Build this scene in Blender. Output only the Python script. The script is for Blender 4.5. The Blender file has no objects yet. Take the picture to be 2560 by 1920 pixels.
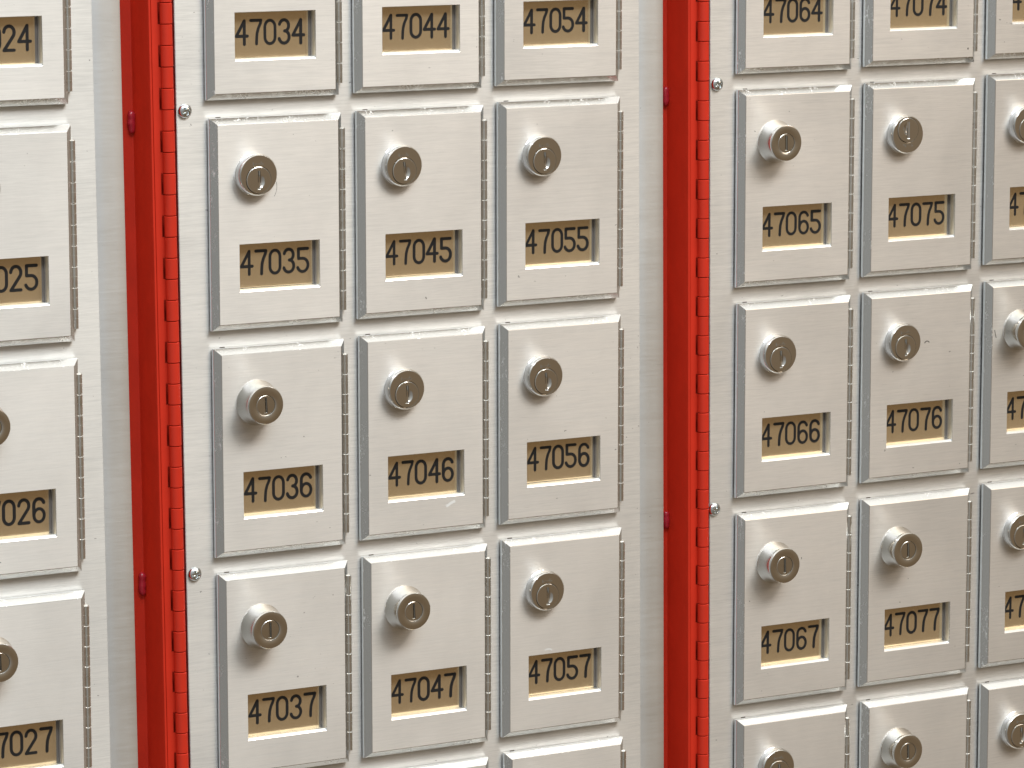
import bpy, bmesh, math, random
from mathutils import Vector, Matrix
random.seed(7)
scene = bpy.context.scene
COL = scene.collection

# ------------------------------------------------------------------ camera
YAW, PITCH, ROLL = 0.502421, -0.160592, -0.007661
CAM = Vector((-0.978126, -2.073073, 0.26973))
cy, sy, cp, sp = math.cos(YAW), math.sin(YAW), math.cos(PITCH), math.sin(PITCH)
fwd = Vector((sy*cp, cy*cp, sp)); right = Vector((cy, -sy, 0)); up = right.cross(fwd)
r2 = right*math.cos(ROLL) + up*math.sin(ROLL)
u2 = -right*math.sin(ROLL) + up*math.cos(ROLL)
cd = bpy.data.cameras.new('camera'); cam = bpy.data.objects.new('camera', cd); COL.objects.link(cam)
rot = Matrix((r2, u2, -fwd)).transposed()
cam.matrix_world = Matrix.Translation(CAM) @ rot.to_4x4()
cd.sensor_width = 36; cd.lens = 9456.61*36/2560; cd.clip_start = 0.05; cd.clip_end = 200
scene.camera = cam

# ------------------------------------------------------------------ world and lamps
w = bpy.data.worlds.new('World'); scene.world = w; w.use_nodes = True
nt = w.node_tree; nt.nodes.clear()
out = nt.nodes.new('ShaderNodeOutputWorld'); bg = nt.nodes.new('ShaderNodeBackground')
tc = nt.nodes.new('ShaderNodeTexCoord'); sep = nt.nodes.new('ShaderNodeSeparateXYZ')
nt.links.new(tc.outputs['Generated'], sep.inputs[0])
def ramp(stops, src):
    m = nt.nodes.new('ShaderNodeMapRange'); m.inputs[1].default_value = -1; m.inputs[2].default_value = 1
    nt.links.new(src, m.inputs[0])
    r = nt.nodes.new('ShaderNodeValToRGB'); nt.links.new(m.outputs[0], r.inputs[0])
    e = r.color_ramp.elements
    while len(e) < len(stops): e.new(0.5)
    for el, (p, c) in zip(e, stops): el.position = (p+1)/2; el.color = (*c, 1)
    return r
# brown floor and dark room in front, pale bright ceiling overhead; greyer towards the left
a = ramp([(-1, (.24, .175, .11)), (-.25, (.25, .18, .112)), (.05, (.33, .255, .175)), (.45, (.50, .48, .44)), (.78, (1.7, 1.68, 1.6))], sep.outputs['Z'])
b = ramp([(-1, (.26, .245, .22)), (-.25, (.36, .35, .33)), (.1, (.52, .53, .52)), (.45, (.80, .86, .87)), (.78, (1.8, 1.8, 1.8))], sep.outputs['Z'])
mx = nt.nodes.new('ShaderNodeMix'); mx.data_type = 'RGBA'
mr = nt.nodes.new('ShaderNodeMapRange'); mr.inputs[1].default_value = .15; mr.inputs[2].default_value = -.45
nt.links.new(sep.outputs['X'], mr.inputs[0]); nt.links.new(mr.outputs[0], mx.inputs['Factor'])
nt.links.new(a.outputs[0], mx.inputs['A']); nt.links.new(b.outputs[0], mx.inputs['B'])
dk = nt.nodes.new('ShaderNodeMapRange'); nt.links.new(sep.outputs['X'], dk.inputs[0])      # unlit far end of the room on the left
for i_, v_ in enumerate((-.86, -.97, 1.0, .75)): dk.inputs[i_+1].default_value = v_
dm = nt.nodes.new('ShaderNodeVectorMath'); dm.operation = 'SCALE'; nt.links.new(mx.outputs['Result'], dm.inputs[0]); nt.links.new(dk.outputs[0], dm.inputs['Scale'])
nt.links.new(dm.outputs[0], bg.inputs['Color']); bg.inputs['Strength'].default_value = 0.76
nt.links.new(bg.outputs[0], out.inputs[0])

def area(name, loc, target, sx, sy_, power, color):
    l = bpy.data.lights.new(name, 'AREA'); l.shape = 'RECTANGLE'; l.size = sx; l.size_y = sy_
    l.energy = power; l.color = color
    o = bpy.data.objects.new(name, l); COL.objects.link(o); o.location = loc
    o.rotation_euler = (Vector(target)-Vector(loc)).to_track_quat('-Z', 'Y').to_euler()
    return o
area('ceiling_lamp', (.5, -2.2, 2.7), (.1, 0, -.15), 1.4, .8, 44, (.86, .98, 1))
area('ceiling_lamp', (1.65, -2.2, 2.65), (.25, 0, -.15), 1.5, .9, 54, (1, .91, .83))
area('ceiling_lamp', (-.75, -2.2, 2.5), (.1, 0, -.15), 1.6, .8, 46, (.78, .85, 1))
area('warm_fill', (2.3, -2.2, 1.2), (.4, 0, -.3), 1.2, .8, 6.5, (1, .82, .66))  # unseen warm fill, added to brighten the lower right

scene.view_settings.view_transform = 'Standard'; scene.view_settings.look = 'None'
scene.view_settings.exposure = -0.12; scene.view_settings.gamma = 1
scene.cycles.use_denoising = True
scene.cycles.max_bounces = 8; scene.cycles.glossy_bounces = 6
scene.cycles.caustics_reflective = True; scene.cycles.blur_glossy = 0.3
scene.cycles.sample_clamp_indirect = 4

# ------------------------------------------------------------------ materials
def mat(name):
    m = bpy.data.materials.new(name); m.use_nodes = True
    n = m.node_tree.nodes; return m, n, m.node_tree.links, n['Principled BSDF']
def math_node(n, l, op, a, b=None):
    m = n.new('ShaderNodeMath'); m.operation = op
    for i, v in enumerate((a, b)):
        if v is None: continue
        if isinstance(v, (int, float)): m.inputs[i].default_value = v
        else: l.new(v, m.inputs[i])
    return m.outputs[0]
def coords(n, l, scale, seed=True):
    t = n.new('ShaderNodeTexCoord'); mp = n.new('ShaderNodeMapping'); mp.inputs['Scale'].default_value = scale
    l.new(t.outputs['Object'], mp.inputs['Vector'])
    if seed:
        oi = n.new('ShaderNodeObjectInfo'); k = math_node(n, l, 'MULTIPLY', oi.outputs['Random'], 61.0)
        c = n.new('ShaderNodeCombineXYZ'); l.new(k, c.inputs[0]); l.new(k, c.inputs[1]); l.new(k, c.inputs[2])
        l.new(c.outputs[0], mp.inputs['Location'])
    return mp.outputs[0]
def noise(n, l, scale, detail=3, rough=.55):
    t = n.new('ShaderNodeTexNoise'); t.inputs['Scale'].default_value = 1; t.inputs['Detail'].default_value = detail
    t.inputs['Roughness'].default_value = rough
    l.new(coords(n, l, scale), t.inputs['Vector']); return t.outputs['Fac']
def maprange(n, l, src, a, b, c, d):
    m = n.new('ShaderNodeMapRange'); l.new(src, m.inputs[0])
    for i, v in enumerate((a, b, c, d)): m.inputs[i+1].default_value = v
    return m.outputs[0]

def brushed(name, base, rough, aniso, streak=1.0, metallic=1.0):
    m, n, l, p = mat(name)
    fine = noise(n, l, (70, 70, 1500), 4, .65)
    coarse = noise(n, l, (24, 24, 480), 3)
    blot = noise(n, l, (26, 26, 40), 3)
    s = math_node(n, l, 'ADD', math_node(n, l, 'MULTIPLY', fine, .6), math_node(n, l, 'MULTIPLY', coarse, .4))
    s = math_node(n, l, 'ADD', s, math_node(n, l, 'MULTIPLY', blot, .25))
    v = maprange(n, l, s, .4, .85, 1-.16*streak, 1+.07*streak)
    stain = noise(n, l, (14, 14, 11), 4, .6)
    v = math_node(n, l, 'MULTIPLY', v, maprange(n, l, stain, .38, .66, 1.0, .90))
    speck = noise(n, l, (260, 260, 420), 2, .5)
    v = math_node(n, l, 'MULTIPLY', v, maprange(n, l, speck, .755, .79, 1.0, .45))
    scr = noise(n, l, (45, 45, 1600), 2, .5)
    v = math_node(n, l, 'MULTIPLY', v, maprange(n, l, scr, .70, .80, 1.0, .80))
    oi = n.new('ShaderNodeObjectInfo')
    v = math_node(n, l, 'MULTIPLY', v, maprange(n, l, oi.outputs['Random'], 0, 1, .955, 1.02))
    mixn = n.new('ShaderNodeMix'); mixn.data_type = 'RGBA'; mixn.blend_type = 'MULTIPLY'; mixn.inputs['Factor'].default_value = 1
    mixn.inputs['A'].default_value = (*base, 1)
    c = n.new('ShaderNodeCombineColor'); [l.new(v, c.inputs[i]) for i in range(3)]
    l.new(c.outputs[0], mixn.inputs['B']); l.new(mixn.outputs['Result'], p.inputs['Base Color'])
    p.inputs['Metallic'].default_value = metallic
    l.new(maprange(n, l, s, .4, .85, rough+.04, rough-.05), p.inputs['Roughness'])
    p.inputs['Anisotropic'].default_value = aniso
    t = n.new('ShaderNodeCombineXYZ'); t.inputs[2].default_value = 1; l.new(t.outputs[0], p.inputs['Tangent'])
    bp = n.new('ShaderNodeBump'); bp.inputs['Strength'].default_value = .10; bp.inputs['Distance'].default_value = .0004
    l.new(s, bp.inputs['Height']); l.new(bp.outputs[0], p.inputs['Normal'])
    return m
M = {}
M['brushed'] = brushed('brushed_aluminium_door', (.86, .85, .825), .55, .75, .85, 1.0)
M['panel'] = brushed('brushed_aluminium_panel', (.87, .87, .85), .54, .75, 1.35, 1.0)
M['trim'] = brushed('satin_aluminium_trim', (.93, .94, .93), .50, .3, .35)

def metal(name, base, rough, spots=0.0, var=.05):
    m, n, l, p = mat(name)
    p.inputs['Metallic'].default_value = 1
    b = noise(n, l, (160, 160, 160), 3)
    l.new(maprange(n, l, b, .3, .7, max(.02, rough-var), rough+var), p.inputs['Roughness'])
    p.inputs['Base Color'].default_value = (*base, 1)
    if spots:
        s = noise(n, l, (700, 700, 260), 4, .7); big = noise(n, l, (60, 60, 35), 2)
        s = math_node(n, l, 'MULTIPLY', maprange(n, l, s, .56, .66, 0, 1), maprange(n, l, big, .50, .62, 0, 1))
        mixn = n.new('ShaderNodeMix'); mixn.data_type = 'RGBA'
        mixn.inputs['A'].default_value = (*base, 1); mixn.inputs['B'].default_value = (.97, .97, .95, 1)
        l.new(math_node(n, l, 'MULTIPLY', s, spots), mixn.inputs['Factor']); l.new(mixn.outputs['Result'], p.inputs['Base Color'])
        mm = n.new('ShaderNodeMix'); l.new(s, mm.inputs['Factor']); mm.inputs['A'].default_value = rough; mm.inputs['B'].default_value = .6
        l.new(mm.outputs['Result'], p.inputs['Roughness'])
    return m
M['milled'] = metal('milled_aluminium_edge', (.82, .82, .80), .21, 1.0)
M['chrome'] = metal('polished_chrome', (.80, .78, .74), .06, 0, .03)
M['nickel'] = metal('satin_nickel', (.74, .71, .65), .17, 0, .05)
M['steel'] = metal('hinge_steel', (.80, .79, .75), .32, 0, .06)
M['zinc'] = metal('zinc_screw', (.74, .77, .77), .05, 0, .02)
M['brass'] = metal('satin_brass_plate', (.80, .62, .38), .17, 0, .04)
M['brass'].node_tree.nodes['Principled BSDF'].inputs['Metallic'].default_value = .78

def paint(name, col, rough, spec=.5, var=.06):
    m, n, l, p = mat(name)
    b = noise(n, l, (70, 70, 40), 3)
    v = maprange(n, l, b, .3, .7, 1-var, 1+var)
    mixn = n.new('ShaderNodeMix'); mixn.data_type = 'RGBA'; mixn.blend_type = 'MULTIPLY'; mixn.inputs['Factor'].default_value = 1
    mixn.inputs['A'].default_value = (*col, 1); c = n.new('ShaderNodeCombineColor'); [l.new(v, c.inputs[i]) for i in range(3)]
    l.new(c.outputs[0], mixn.inputs['B']); l.new(mixn.outputs['Result'], p.inputs['Base Color'])
    p.inputs['Roughness'].default_value = rough; p.inputs['Specular IOR Level'].default_value = spec
    f = noise(n, l, (900, 900, 900), 2)
    bp = n.new('ShaderNodeBump'); bp.inputs['Strength'].default_value = .08; bp.inputs['Distance'].default_value = .0002
    l.new(f, bp.inputs['Height']); l.new(bp.outputs[0], p.inputs['Normal'])
    return m
M['red'] = paint('red_enamel', (.60, .028, .009), .52, .35)
M['weld'] = paint('red_weld', (.42, .02, .035), .22)
M['black'] = paint('black_filled_engraving', (.012, .012, .013), .45)
M['dark'] = paint('dark_gap', (.02, .018, .016), .7, .2)
M['slot_shade'] = paint('painted_slot_shade', (.17, .15, .13), .5, .3)  # colour of the shade painted beside the number plate
M['catch'] = paint('catch_hole', (.10, .078, .06), .7, .2)
M['scuff_dark'] = paint('dark_scuff', (.10, .09, .08), .6, .3)
M['scuff_light'] = paint('pale_scuff', (.80, .79, .75), .6, .3)

# ------------------------------------------------------------------ mesh helpers
def obj(name, bm, mats, parent=None, smooth=None):
    me = bpy.data.meshes.new(name); bmesh.ops.recalc_face_normals(bm, faces=bm.faces)
    bm.to_mesh(me); bm.free()
    for m in mats: me.materials.append(M[m])
    if smooth is not None:
        for p in me.polygons: p.use_smooth = True
        me.set_sharp_from_angle(angle=math.radians(smooth))
    o = bpy.data.objects.new(name, me); COL.objects.link(o)
    if parent: o.parent = parent
    return o
def link(name, me_obj, parent, loc=(0, 0, 0), rot_y=0):
    o = me_obj.copy(); o.name = name; COL.objects.link(o); o.parent = parent
    o.location = loc; o.rotation_euler = (0, rot_y, 0); return o
def thing(name, label, cat, loc=(0, 0, 0), group=None):
    o = bpy.data.objects.new(name, None); COL.objects.link(o); o.location = loc; o.empty_display_size = .02
    o['label'] = label; o['category'] = cat
    if group: o['group'] = group
    return o
def box(bm, x0, x1, y0, y1, z0, z1, mi=0):
    v = [bm.verts.new((x, y, z)) for x in (x0, x1) for y in (y0, y1) for z in (z0, z1)]
    for f in ((0, 1, 3, 2), (4, 6, 7, 5), (0, 4, 5, 1), (2, 3, 7, 6), (0, 2, 6, 4), (1, 5, 7, 3)):
        bm.faces.new([v[i] for i in f]).material_index = mi
    return v
def extrude_profile(bm, pts, z0, z1, closed=False, mi=0):
    a = [bm.verts.new((x, y, z0)) for x, y in pts]; b = [bm.verts.new((x, y, z1)) for x, y in pts]
    n = len(pts)
    for i in range(n if closed else n-1):
        j = (i+1) % n; bm.faces.new((a[i], a[j], b[j], b[i])).material_index = mi
    if closed:
        bm.faces.new(a); bm.faces.new(b)
def lathe(bm, prof, seg=72, cx=0, cz=0, cap_first=False, cap_last=False, mi=0):
    # prof: (radius, y); axis along y through (cx, cz)
    rings = []
    for r, y in prof:
        rings.append([bm.verts.new((cx+r*math.cos(2*math.pi*k/seg), y, cz+r*math.sin(2*math.pi*k/seg))) for k in range(seg)])
    for A, B in zip(rings, rings[1:]):
        for k in range(seg):
            j = (k+1) % seg; bm.faces.new((A[k], A[j], B[j], B[k])).material_index = mi
    if cap_first: bm.faces.new(rings[0]).material_index = mi
    if cap_last: bm.faces.new(rings[-1]).material_index = mi
    return rings
def height_disc(bm, R, step, y0, h, cx=0, cz=0):
    n = int(math.ceil(R/step))+1; vs = {}
    for i in range(-n, n+1):
        for k in range(-n, n+1):
            x, z = i*step, k*step; d = math.hypot(x, z); ins = d <= R
            if not ins: x, z = x*R/d, z*R/d
            vs[i, k] = (x, z, ins)
    bv = {}
    def g(i, k):
        if (i, k) not in bv:
            x, z, _ = vs[i, k]; bv[i, k] = bm.verts.new((cx+x, y0+h(x, z), cz+z))
        return bv[i, k]
    for i in range(-n, n):
        for k in range(-n, n):
            q = [(i, k), (i+1, k), (i+1, k+1), (i, k+1)]
            if sum(vs[a][2] for a in q) >= 1: bm.faces.new([g(*a) for a in q])
    bmesh.ops.remove_doubles(bm, verts=bm.verts, dist=1e-6)
mm = .001

# ------------------------------------------------------------------ the mailbox parts (door front plane is y = 0)
HW, HH, BEV, DEP, SLAB = 40.47*mm, 60.82*mm, 3.78*mm, 3.74*mm, 2.3*mm
YP = 7.0*mm                              # front plane of the fixed face panel
def door_mesh():
    bm = bmesh.new()
    def ring(x0, x1, z0, z1, y): return [bm.verts.new(c) for c in ((x0, y, z0), (x1, y, z0), (x1, y, z1), (x0, y, z1))]
    def bridge(A, B, mi):
        for i in range(4):
            j = (i+1) % 4; bm.faces.new((A[i], A[j], B[j], B[i])).material_index = mi
    e = .22*mm
    wx0, wx1, wz0, wz1 = -26.7*mm, 27.0*mm, -41.2*mm, -12.3*mm
    yb = DEP+SLAB
    # window walls from the back to the front lip
    w4 = ring(wx0, wx1-.4*mm, wz0+1.1*mm, wz1-.2*mm, yb)
    w3 = ring(wx0, wx1-.4*mm, wz0+1.1*mm, wz1-.2*mm, 1.6*mm)
    w2 = ring(wx0-.05*mm, wx1, wz0, wz1, .12*mm)
    w1 = ring(wx0-.2*mm, wx1+.2*mm, wz0-.2*mm, wz1+.2*mm, 0)
    f1 = ring(-HW+e, HW-e, -HH+e, HH-e, 0)
    f2 = ring(-HW-e*.6, HW+e*.6, -HH-e*.6, HH+e*.6, e*.6)
    ox, oz = HW+BEV, HH+BEV
    b1 = ring(-ox+e*.5, ox-e*.5, -oz+e*.5, oz-e*.5, DEP-e*.4)
    b2 = ring(-ox, ox, -oz, oz, DEP+e*.5)
    b3 = ring(-ox, ox, -oz, oz, yb)
    bridge(w4, w3, 2); bridge(w3, w2, 2); bridge(w2, w1, 1); bridge(w1, f1, 0)
    bridge(f1, f2, 1); bridge(f2, b1, 1); bridge(b1, b2, 1); bridge(b2, b3, 2); bridge(b3, w4, 1)
    return obj('door', bm, ['brushed', 'milled', 'trim'])

def slot_h(u0, u1, v, depth, dish):
    def h(x, z):
        y = 0.0
        if u0 < x < u1 and abs(z) < v:
            y = depth*(.25+.75*(x-u0)/(u1-u0))
        if dish:
            dx, dz = x-u1+.1*mm, z+.9*mm
            rr = (dx*dx/(2.9*mm)**2 + dz*dz/(4.0*mm)**2)
            if dx > 0 and rr < 1: y = max(y, 1.25*mm*(1-rr))
        return y
    return h
def lock_chrome():
    bm = bmesh.new(); S = 80
    prof = [(13.1, 0), (13.1, -.5), (12.85, -.7), (12.8, -4.6), (12.72, -4.85), (12.05, -5.85), (11.9, -5.98)]
    rings = lathe(bm, [(r*mm, y*mm) for r, y in prof], S)
    hole = [bm.verts.new((8.55*mm*math.cos(2*math.pi*k/S), -5.98*mm, -3.05*mm+8.55*mm*math.sin(2*math.pi*k/S))) for k in range(S)]
    inn = [bm.verts.new((8.2*mm*math.cos(2*math.pi*k/S), -5.4*mm, -3.05*mm+8.2*mm*math.sin(2*math.pi*k/S))) for k in range(S)]
    L = rings[-1]
    for k in range(S):
        j = (k+1) % S
        bm.faces.new((L[k], L[j], hole[j], hole[k])); bm.faces.new((hole[k], hole[j], inn[j], inn[k]))
    # worn stamped lettering on the crescent: small raised strokes
    rnd = random.Random(3); x = -3.6
    for wd, ht in ((.35, 1.9), (.9, .75), (.8, .8), (.9, .7), (.9, .85), (.4, 1.9), (.9, .8)):
        z0 = 6.35+.02*x*x*-1
        for q in range(2 if wd > .5 else 1):
            xx = x+q*(wd-.25)
            box(bm, xx*mm, (xx+.28)*mm, -6.4*mm, -5.9*mm, z0*mm, (z0+ht)*mm)
        if wd > .5: box(bm, x*mm, (x+wd)*mm, -6.35*mm, -5.9*mm, (z0+(ht-.25)*rnd.random())*mm, (z0+(ht-.25)*.5+.45)*mm)
        x += wd+.3
    return obj('lock', bm, ['chrome'], smooth=28)
def plug_chrome():
    bm = bmesh.new()
    height_disc(bm, 7.75*mm, .25*mm, -6.2*mm, slot_h(-1.0*mm, 1.0*mm, 5.6*mm, .9*mm, True))
    lathe(bm, [(7.75*mm, -6.2*mm), (7.98*mm, -6.08*mm), (8.08*mm, -5.8*mm), (8.08*mm, -5.2*mm)], 80)
    bmesh.ops.remove_doubles(bm, verts=bm.verts, dist=.02*mm)
    box(bm, .78*mm, 1.08*mm, -6.215*mm, -6.1*mm, -1.6*mm, 5.4*mm, 1)
    return obj('plug', bm, ['chrome', 'dark'], smooth=24)
def lock_nickel():
    bm = bmesh.new()
    prof = [(14.0, 0), (14.0, -.5), (13.75, -.9), (13.5, -1.6), (13.0, -3.2), (12.5, -5.4), (12.1, -7.8), (11.7, -9.8), (11.35, -10.7),
            (11.4, -10.95), (11.75, -11.3), (11.85, -11.9), (11.75, -12.5), (11.45, -12.85), (11.0, -13.0), (9.0, -12.93), (6.55, -12.85), (6.3, -12.7), (6.25, -12.1)]
    lathe(bm, [(r*mm, y*mm) for r, y in prof], 80)
    return obj('lock', bm, ['nickel'], smooth=30)
def plug_nickel():
    bm = bmesh.new()
    height_disc(bm, 5.95*mm, .22*mm, -12.62*mm, slot_h(-1.3*mm, .75*mm, 4.75*mm, .75*mm, False))
    lathe(bm, [(5.95*mm, -12.62*mm), (6.12*mm, -12.5*mm), (6.16*mm, -11.9*mm)], 72)
    bmesh.ops.remove_doubles(bm, verts=bm.verts, dist=.02*mm)
    box(bm, .55*mm, .95*mm, -12.635*mm, -12.5*mm, -4.7*mm, 4.7*mm, 1)
    return obj('plug', bm, ['nickel', 'dark'], smooth=24)
def hinge_mesh():
    bm = bmesh.new(); zt, zb = 55.5*mm, -57.5*mm; n = 18; p = (zt-zb)/n; R = 1.85*mm
    prof = []
    for i in range(n):
        z = zb+i*p
        prof += [(R-.3*mm, z+.03*mm), (R, z+.2*mm), (R, z+p-(.7 if i % 2 else .15)*mm), (R-(.7 if i % 2 else .2)*mm, z+p-.03*mm)]
    seg = 20; rings = []
    X, Y = HW+BEV+1.25*mm, 5.2*mm
    for r, z in prof: rings.append([bm.verts.new((X+r*math.cos(2*math.pi*k/seg), Y+r*math.sin(2*math.pi*k/seg), z)) for k in range(seg)])
    for A, B in zip(rings, rings[1:]):
        for k in range(seg):
            j = (k+1) % seg; bm.faces.new((A[k], A[j], B[j], B[k]))
    bm.faces.new(rings[0]); bm.faces.new(rings[-1])
    return obj('hinge', bm, ['steel'], smooth=25)
def plate_mesh():
    bm = bmesh.new(); box(bm, -30*mm, 25.0*mm, 6.0*mm, 6.6*mm, -40.0*mm, -9.5*mm)
    bmesh.ops.bevel(bm, geom=bm.edges[:], offset=.12*mm, segments=1, affect='EDGES')
    box(bm, 25.05*mm, 29.5*mm, 6.35*mm, 6.7*mm, -41.5*mm, -9.5*mm, 1)      # dark strip painting the shadowed slot past the plate's end
    return obj('number_plate', bm, ['brass', 'slot_shade'])
def slot_mesh():
    bm = bmesh.new(); z = HH+BEV
    box(bm, -38.6*mm, -35.2*mm, YP-.03*mm, YP+.3*mm, z-.4*mm, z+.5*mm)
    return obj('catch_slot', bm, ['catch'])

# ------------------------------------------------------------------ engraved digits as stroked ribbons
def arc(cx, cz, rx, rz, a0, a1, n=10):
    return [(cx+rx*math.cos(math.radians(a0+(a1-a0)*i/n)), cz+rz*math.sin(math.radians(a0+(a1-a0)*i/n))) for i in range(n+1)]
Hh = 14.1       # centre-line height; width about 7
GLY = {
 '0': [[(0.2, 4.0), (0.2, 10.1)] + arc(3.6, 10.1, 3.4, 4.0, 180, 0) + [(7.0, 4.0)] + arc(3.6, 4.0, 3.4, 4.0, 0, -180)],
 '2': [arc(3.5, 10.4, 3.2, 3.7, 175, -35, 12) + [(0.3, 0.0)], [(0.3, 0), (6.6, 0)]],
 '3': [arc(3.5, 10.6, 3.1, 3.5, 165, -60, 12) + [(3.9, 7.4)], [(3.9, 7.4)] + arc(3.5, 3.8, 3.4, 3.8, 62, -165, 14)],
 '4': [[(5.3, Hh), (0.0, 4.9)], [(0.0, 4.9), (7.3, 4.9)], [(5.3, Hh), (5.3, 0)]],
 '5': [[(6.8, Hh), (0.6, Hh)], [(0.6, Hh), (0.6, 8.2)], [(0.6, 8.2), (3.2, 8.2)] + arc(3.4, 4.1, 3.6, 4.1, 88, -160, 14)],
 '6': [arc(3.7, 10.4, 3.3, 3.7, 20, 180, 10) + [(0.4, 4.1)], arc(3.7, 4.1, 3.3, 4.0, 180, -180, 20)],
 '7': [[(0.2, Hh), (7.0, Hh)], [(7.0, Hh), (6.6, 12.2), (5.2, 9.2), (4.4, 6.3), (4.1, 3.2), (4.0, 0)]],
 '8': [arc(3.6, 10.7, 3.0, 3.4, -90, 270, 18), arc(3.6, 3.65, 3.4, 3.65, 90, 450, 20)],
}
def stroke(bm, pts, wd, y):
    r = wd/2
    P = [Vector((x, z)) for x, z in pts]; n = len(P); L, R_ = [], []
    for i in range(n):
        t = (P[min(i+1, n-1)]-P[max(i-1, 0)]).normalized(); nn = Vector((-t.y, t.x))
        L.append(bm.verts.new(((P[i]+nn*r).x*mm, y, (P[i]+nn*r).y*mm))); R_.append(bm.verts.new(((P[i]-nn*r).x*mm, y, (P[i]-nn*r).y*mm)))
    for i in range(n-1): bm.faces.new((L[i], L[i+1], R_[i+1], R_[i]))
    return
def number_mesh(text, seed):
    bm = bmesh.new(); rnd = random.Random(seed); lay = 0
    x0 = -23.9
    for ch in text:
        jx, jz = rnd.uniform(-.15, .15), rnd.uniform(-.2, .2)
        for pl in GLY[ch]:
            wd = 1.92*rnd.uniform(.94, 1.05); y = 5.99*mm-.006*mm*lay; lay += 1
            pts = [(x0+.9+jx+px, -32.0+jz+pz) for px, pz in pl]
            stroke(bm, pts, wd, y)
            for e in (pts[0], pts[-1]):        # round ends of the cutter
                lay += 1; yy = 5.99*mm-.006*mm*lay
                bm.faces.new([bm.verts.new(((e[0]+wd/2*math.cos(k*math.pi/6))*mm, yy, (e[1]+wd/2*math.sin(k*math.pi/6))*mm)) for k in range(12)])
        x0 += 9.45
    return obj('number', bm, ['black'])

DOOR = door_mesh(); LOCK_C = lock_chrome(); PLUG_C = plug_chrome(); LOCK_N = lock_nickel(); PLUG_N = plug_nickel()
HINGE = hinge_mesh(); PLATE = plate_mesh(); SLOT = slot_mesh()
PROTO = [DOOR, LOCK_C, PLUG_C, LOCK_N, PLUG_N, HINGE, PLATE, SLOT]

# ------------------------------------------------------------------ layout measured from the photograph
PX, PZ = 99.288*mm, 140*mm
U = {1: (-177.1*mm, 2.0*mm), 2: (0, 0), 3: (375.74*mm, -.24*mm)}
SHIFT = {(2,4):(-.4,1.21),(2,5):(-.35,-.15),(2,6):(.21,.12),(2,7):(.82,-1.33),(3,4):(-.07,.12),(3,5):(.31,-.05),(3,6):(.03,-.22),(3,7):(.07,0),
 (4,4):(-.13,-.17),(4,5):(.14,-.24),(4,6):(-.11,.06),(4,7):(.13,.26),(4,8):(-.39,.29),(5,4):(-.5,-.4),(5,5):(-.16,.3),(5,6):(-.15,-.07),(5,7):(0,.5),(5,8):(.5,.6),
 (6,4):(.3,-.56),(6,5):(-.06,-.09),(6,6):(-.05,-.05),(6,7):(-.09,-.45),(6,8):(-.5,.25),(7,4):(.17,-.2),(7,5):(-.06,-.25),(7,6):(-.14,0),(7,7):(-.48,-.37),(7,8):(.6,-.34),
 (8,4):(.13,.49),(8,5):(-.16,1.0),(8,6):(-.05,.38),(8,7):(.5,.6),(8,8):(.6,-.3)}
NICKEL = {(2,6),(2,7),(3,6),(3,7),(4,7),(6,5),(6,7),(7,7),(7,8),(8,6)}
TURN = {(3,5):1,(4,5):5,(4,6):1,(5,5):2,(5,6):4,(5,7):2,(6,6):2,(7,5):180,(7,6):2,(3,6):3,(3,7):1,(4,7):3,(6,5):1,(6,7):2,(7,7):2,(7,8):2}
def centre(c, r):
    u = 1 if c == 2 else 2 if c <= 5 else 3
    cc = 0 if c == 2 else (c-3 if c <= 5 else c-6)
    s = SHIFT.get((c, r), (0, 0))
    return Vector((U[u][0]+cc*PX+s[0]*mm, 0, U[u][1]-(r-5)*PZ+s[1]*mm))
def label(c, r):
    num = '470%d%d' % (c, r); lk = 'tapered satin nickel lock' if (c, r) in NICKEL else 'round chrome lock with off-centre plug'
    if (c, r) == (7, 5): lk = 'chrome lock turned upside down'
    if c == 2: return {4: 'aluminium mailbox door ending in 24 at the top left corner of the picture',
        5: 'aluminium mailbox door whose visible digits read 025, cut by the left edge',
        6: 'aluminium mailbox door whose visible digits read 026, cut by the left edge',
        7: 'aluminium mailbox door whose visible digits read 7027, cut by the left edge'}[r]
    if c == 8: return {4: 'aluminium mailbox door right of 47074, cut by the top right corner',
        5: 'aluminium mailbox door right of 47075, only 47 and part of a chrome lock showing',
        6: 'aluminium mailbox door right of 47076 with a dark nick beside its nickel lock',
        7: 'aluminium mailbox door right of 47077, only 47 and part of a chrome lock showing',
        8: 'aluminium mailbox door in the bottom right corner with part of a chrome lock'}[r]
    if r == 4: return 'aluminium mailbox door numbered %s, its upper part cut by the top edge' % num
    if r == 8: return {4: 'aluminium mailbox door under 47047, only its bright top edge showing',
        5: 'aluminium mailbox door under 47057, only its bright top edge showing',
        6: 'aluminium mailbox door under 47067 with a chrome lock cut by the bottom edge',
        7: 'aluminium mailbox door under 47077 with a tapered nickel lock near the bottom edge'}[c]
    return 'brushed aluminium mailbox door numbered %s with a %s' % (num, lk)
BOX = {}
cells = [(2, r) for r in (4, 5, 6, 7)] + [(3, r) for r in (4, 5, 6, 7)] + [(c, r) for c in (4, 5, 6, 7, 8) for r in (4, 5, 6, 7, 8)]
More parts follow.
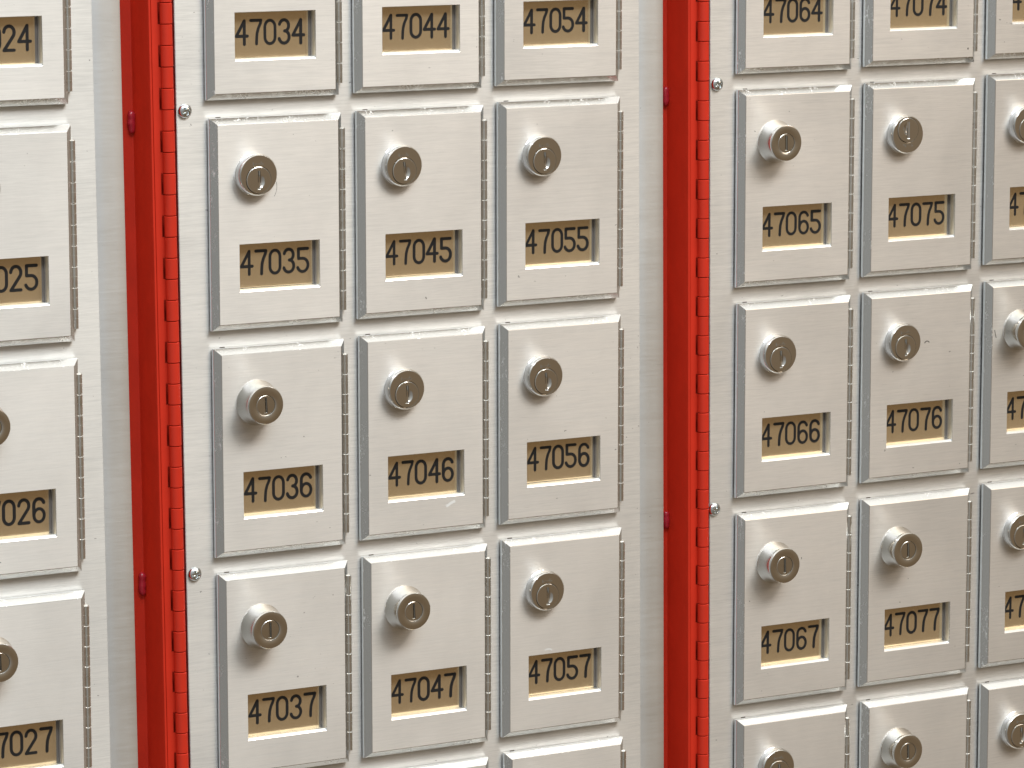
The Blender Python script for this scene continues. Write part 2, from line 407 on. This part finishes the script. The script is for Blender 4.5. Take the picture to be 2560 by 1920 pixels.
for c, r in cells:
    t = thing('mailbox', label(c, r), 'mailbox', centre(c, r), 'numbered aluminium mailboxes')
    t.rotation_euler = (0, math.radians(.45), 0)
    BOX[c, r] = t
    link('door', DOOR, t); link('hinge', HINGE, t); link('catch_slot', SLOT, t)
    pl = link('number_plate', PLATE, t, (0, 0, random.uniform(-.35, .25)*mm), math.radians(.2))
    number_mesh('470%d%d' % (c, r), c*10+r).parent = pl
    a = math.radians(TURN.get((c, r), random.uniform(-1, 3)))
    rnd = Vector((random.uniform(-.2, .2)*mm, 0, random.uniform(-.15, .15)*mm))
    if (c, r) in NICKEL:
        k = link('lock', LOCK_N, t, Vector((-17.1*mm, 0, 30.2*mm))+rnd); link('plug', PLUG_N, k, (0, 0, 0), -a)
    else:
        k = link('lock', LOCK_C, t, Vector((-16.4*mm, 0, 30.15*mm))+rnd, -a if abs(a) > 1 else -a*.2)
        link('plug', PLUG_C, k, (0, 0, -3.05*mm), 0 if abs(a) > 1 else -a)
for o in PROTO: bpy.data.objects.remove(o)

# ------------------------------------------------------------------ scuffs seen on single doors
def scuff(key, pts, wd, m, name='scuff'):
    bm = bmesh.new(); stroke(bm, pts, wd, -.04*mm); obj(name, bm, [m], BOX[key])
scuff((7, 6), arc(5.0, 27.0, 2.1, 2.1, 160, 30, 8), .7, 'scuff_dark')
scuff((3, 5), arc(-8, 22, 6.5, 8.5, 20, -45, 10), .22, 'scuff_dark', 'scratch')
scuff((8, 6), [(-38.6, 31.5), (-38.0, 28.8), (-37.2, 26.0)], .55, 'scuff_dark', 'nick')
scuff((7, 4), [(36.0, -54.5), (36.5, -55.6)], 1.0, 'scuff_dark')
scuff((4, 7), [(.6, 29.8), (.9, 28.9)], .8, 'scuff_dark')
scuff((6, 7), [(4.2, 31.8), (4.3, 30.4)], .4, 'scuff_dark')
scuff((4, 5), [(1.0, -53.0), (1.5, -54.4)], .6, 'scuff_dark')
scuff((4, 6), [(14.0, -47.6), (17.5, -45.6), (20.5, -44.6)], 1.7, 'scuff_light')
scuff((5, 7), arc(-12.5, -10.6, 2.8, 1.6, 150, 10, 6), .8, 'scuff_light')

# ------------------------------------------------------------------ face panels, trims and screws
Z0, Z1 = -.62, .36
def screw_mesh():
    bm = bmesh.new(); R = 4.35*mm
    def h(x, z):
        d = math.hypot(x, z)/R; y = -3.0*mm*math.sqrt(max(0, 1-d*d*.96))
        ca, sa = math.cos(.5), math.sin(.5); u, v = x*ca+z*sa, -x*sa+z*ca
        k = min(abs(u), abs(v)); l = max(abs(u), abs(v))
        if l < 2.5*mm and k < .62*mm: y += 1.7*mm*(1-l/(2.7*mm))**.5
        return y
    height_disc(bm, R, .2*mm, YP-.05*mm, h)
    return obj('screw', bm, ['zinc'], smooth=40)
SCREW = screw_mesh()
EDGE_L, EDGE_R = -63.2*mm, 259.3*mm      # face sheet, relative to the unit's first column
def panel(u, x_left, x_right, lab, screws, trim=True):
    ux = 0 if u == 2 else (U[3][0] if u == 3 else -375.74*mm)
    t = thing('face_panel', lab, 'face panel', (ux, 0, 0))  # only the unit's face panel with trim and screws, without its mailboxes
    bm = bmesh.new(); box(bm, x_left, x_right, YP, YP+5*mm, Z0, Z1)
    bmesh.ops.bevel(bm, geom=bm.edges[:], offset=.35*mm, segments=2, affect='EDGES')
    obj('face_sheet', bm, ['panel'], t)
    if trim:
        bm = bmesh.new(); e = x_right
        pts = [(e-3*mm, YP+3.2*mm), (e-.2*mm, YP+2.4*mm), (e+2*mm, YP+1.75*mm), (e+4*mm, YP+1.3*mm), (e+6*mm, YP+1.05*mm), (e+8.5*mm, YP+.95*mm),
               (e+12*mm, YP+.95*mm), (e+18.0*mm, YP+1.0*mm), (e+18.4*mm, YP+1.2*mm), (e+18.5*mm, YP+1.6*mm), (e+18.5*mm, YP+14*mm), (e+16.5*mm, YP+14*mm), (e+16.5*mm, YP+5.2*mm), (e-3*mm, YP+5.2*mm)]
        extrude_profile(bm, pts, Z0, Z1, True)
        obj('edge_trim', bm, ['trim'], t, smooth=35)
    for x, z in screws: link('screw', SCREW, t, (x-ux, 0, z), random.uniform(0, 1))
    return t
panel(1, -.6+.37574, EDGE_R+.3*mm, 'brushed aluminium face panel around the mailboxes cut by the left edge', [])
panel(2, EDGE_L, EDGE_R, 'brushed aluminium face panel carrying mailboxes 47034 to 47057 between the red posts', [(-57.8*mm, 70.1*mm), (-57.8*mm, -213.5*mm)])
panel(3, EDGE_L, .62-.3, 'brushed aluminium face panel carrying mailboxes 47064 to 47077 right of the second red post', [(317.7*mm, 68.9*mm), (315.9*mm, -211*mm)], False)
bpy.data.objects.remove(SCREW)

# ------------------------------------------------------------------ red posts with piano hinges
def post(x0, lab, welds):
    # x0: trim edge of the unit on the left, measured on the panel plane
    t = thing('hinge_post', lab, 'post', (x0, 0, 0), 'red painted hinge posts')
    W_, D = 17.3*mm, 26*mm
    bm = bmesh.new()
    s = W_
    pts = [(-14*mm, YP+D), (s-1.2*mm, YP+D), (s-.35*mm, YP+D-.35*mm), (s, YP+D-1.2*mm), (s, YP+.35*mm), (s+.25*mm, YP-.25*mm), (s+.9*mm, YP-.5*mm), (s+1.5*mm, YP-.25*mm), (s+1.75*mm, YP+.35*mm),
           (s+1.75*mm, YP+9*mm), (s+22*mm, YP+9*mm), (s+22*mm, YP+D+2*mm), (-14*mm, YP+D+2*mm)]
    extrude_profile(bm, pts, Z0, Z1, True)
    obj('channel', bm, ['red'], t, smooth=45)
    # piano hinge: fixed leaf, barrel of alternating knuckles
    bm = bmesh.new(); lx = s+2.1*mm; bx = s+11.0*mm; R = 3.75*mm; yb = YP-1.2*mm
    pitch = 12.77*mm; zs = 135.4*mm; seg = 28
    k0 = int((Z0-zs)/pitch)-1; k1 = int((Z1-zs)/pitch)+1
    lv = box(bm, lx, s+6.2*mm, YP+.3*mm, YP+2.3*mm, Z0, Z1)
    for k in range(k0, k1):
        za, zb = zs+k*pitch, zs+(k+1)*pitch
        if za < Z0 or zb > Z1: continue
        g = .16*mm; rr = R-(.0 if k % 2 else .12*mm)
        prof = [(rr-.5*mm, za+g), (rr, za+g+.35*mm), (rr, zb-g-.35*mm), (rr-.5*mm, zb-g)]
        rings = [[bm.verts.new((bx+r*math.cos(2*math.pi*q/seg), yb+r*math.sin(2*math.pi*q/seg), z)) for q in range(seg)] for r, z in prof]
        for A, B in zip(rings, rings[1:]):
            for q in range(seg):
                j = (q+1) % seg; bm.faces.new((A[q], A[j], B[j], B[q]))
        bm.faces.new(rings[0]); bm.faces.new(rings[-1])
        if k % 2 == 0:      # this knuckle is rolled from the fixed leaf
            box(bm, s+6.2*mm, bx-1.5*mm, YP+.3*mm, YP+2.3*mm, za+g, zb-g)
        else:
            box(bm, bx-.5*mm, bx+4.5*mm, YP+1.0*mm, YP+3.0*mm, za+g, zb-g)
    obj('piano_hinge', bm, ['red'], t, smooth=30)
    for z0, z1 in welds:
        bm = bmesh.new(); rnd = random.Random(int(z0*1e4)); n = 9; rings = []
        for i in range(n+1):
            f = i/n; rad = 2.3*mm*(math.sin(math.pi*min(1, max(.04, f)))**.22 if 0 < f < 1 else .35)*rnd.uniform(.85, 1.12)
            if i in (5, 6): rad *= .84
            ox = rnd.uniform(-.3, .3)*mm
            rings.append([bm.verts.new((s-2.2*mm+ox+rad*1.15*math.cos(2*math.pi*q/14), YP+D-2.0*mm+rad*1.1*math.sin(2*math.pi*q/14), z0+(z1-z0)*f)) for q in range(14)])
        for A, B in zip(rings, rings[1:]):
            for q in range(14):
                j = (q+1) % 14; bm.faces.new((A[q], A[j], B[j], B[q]))
        bm.faces.new(rings[0]); bm.faces.new(rings[-1])
        o = obj('weld', bm, ['weld'], t, smooth=60)
        sub = o.modifiers.new('round', 'SUBSURF'); sub.levels = sub.render_levels = 1
    return t
EX = -97.5*mm
post(EX, 'red painted steel post with piano hinge left of mailbox 47035', [(.0558, .0700), (-.2290, -.2140)])
post(EX+375.9*mm, 'red painted steel post with piano hinge between mailboxes 47055 and 47065', [(.0540, .0670), (-.2260, -.2140)])

# ------------------------------------------------------------------ dark cabinet behind everything
bm = bmesh.new(); box(bm, -.62, .74, .045, .06, Z0, Z1)
c = obj('cabinet_back', bm, ['dark']); c['label'] = 'dark cabinet back hidden behind the aluminium mailbox panels'; c['category'] = 'cabinet'
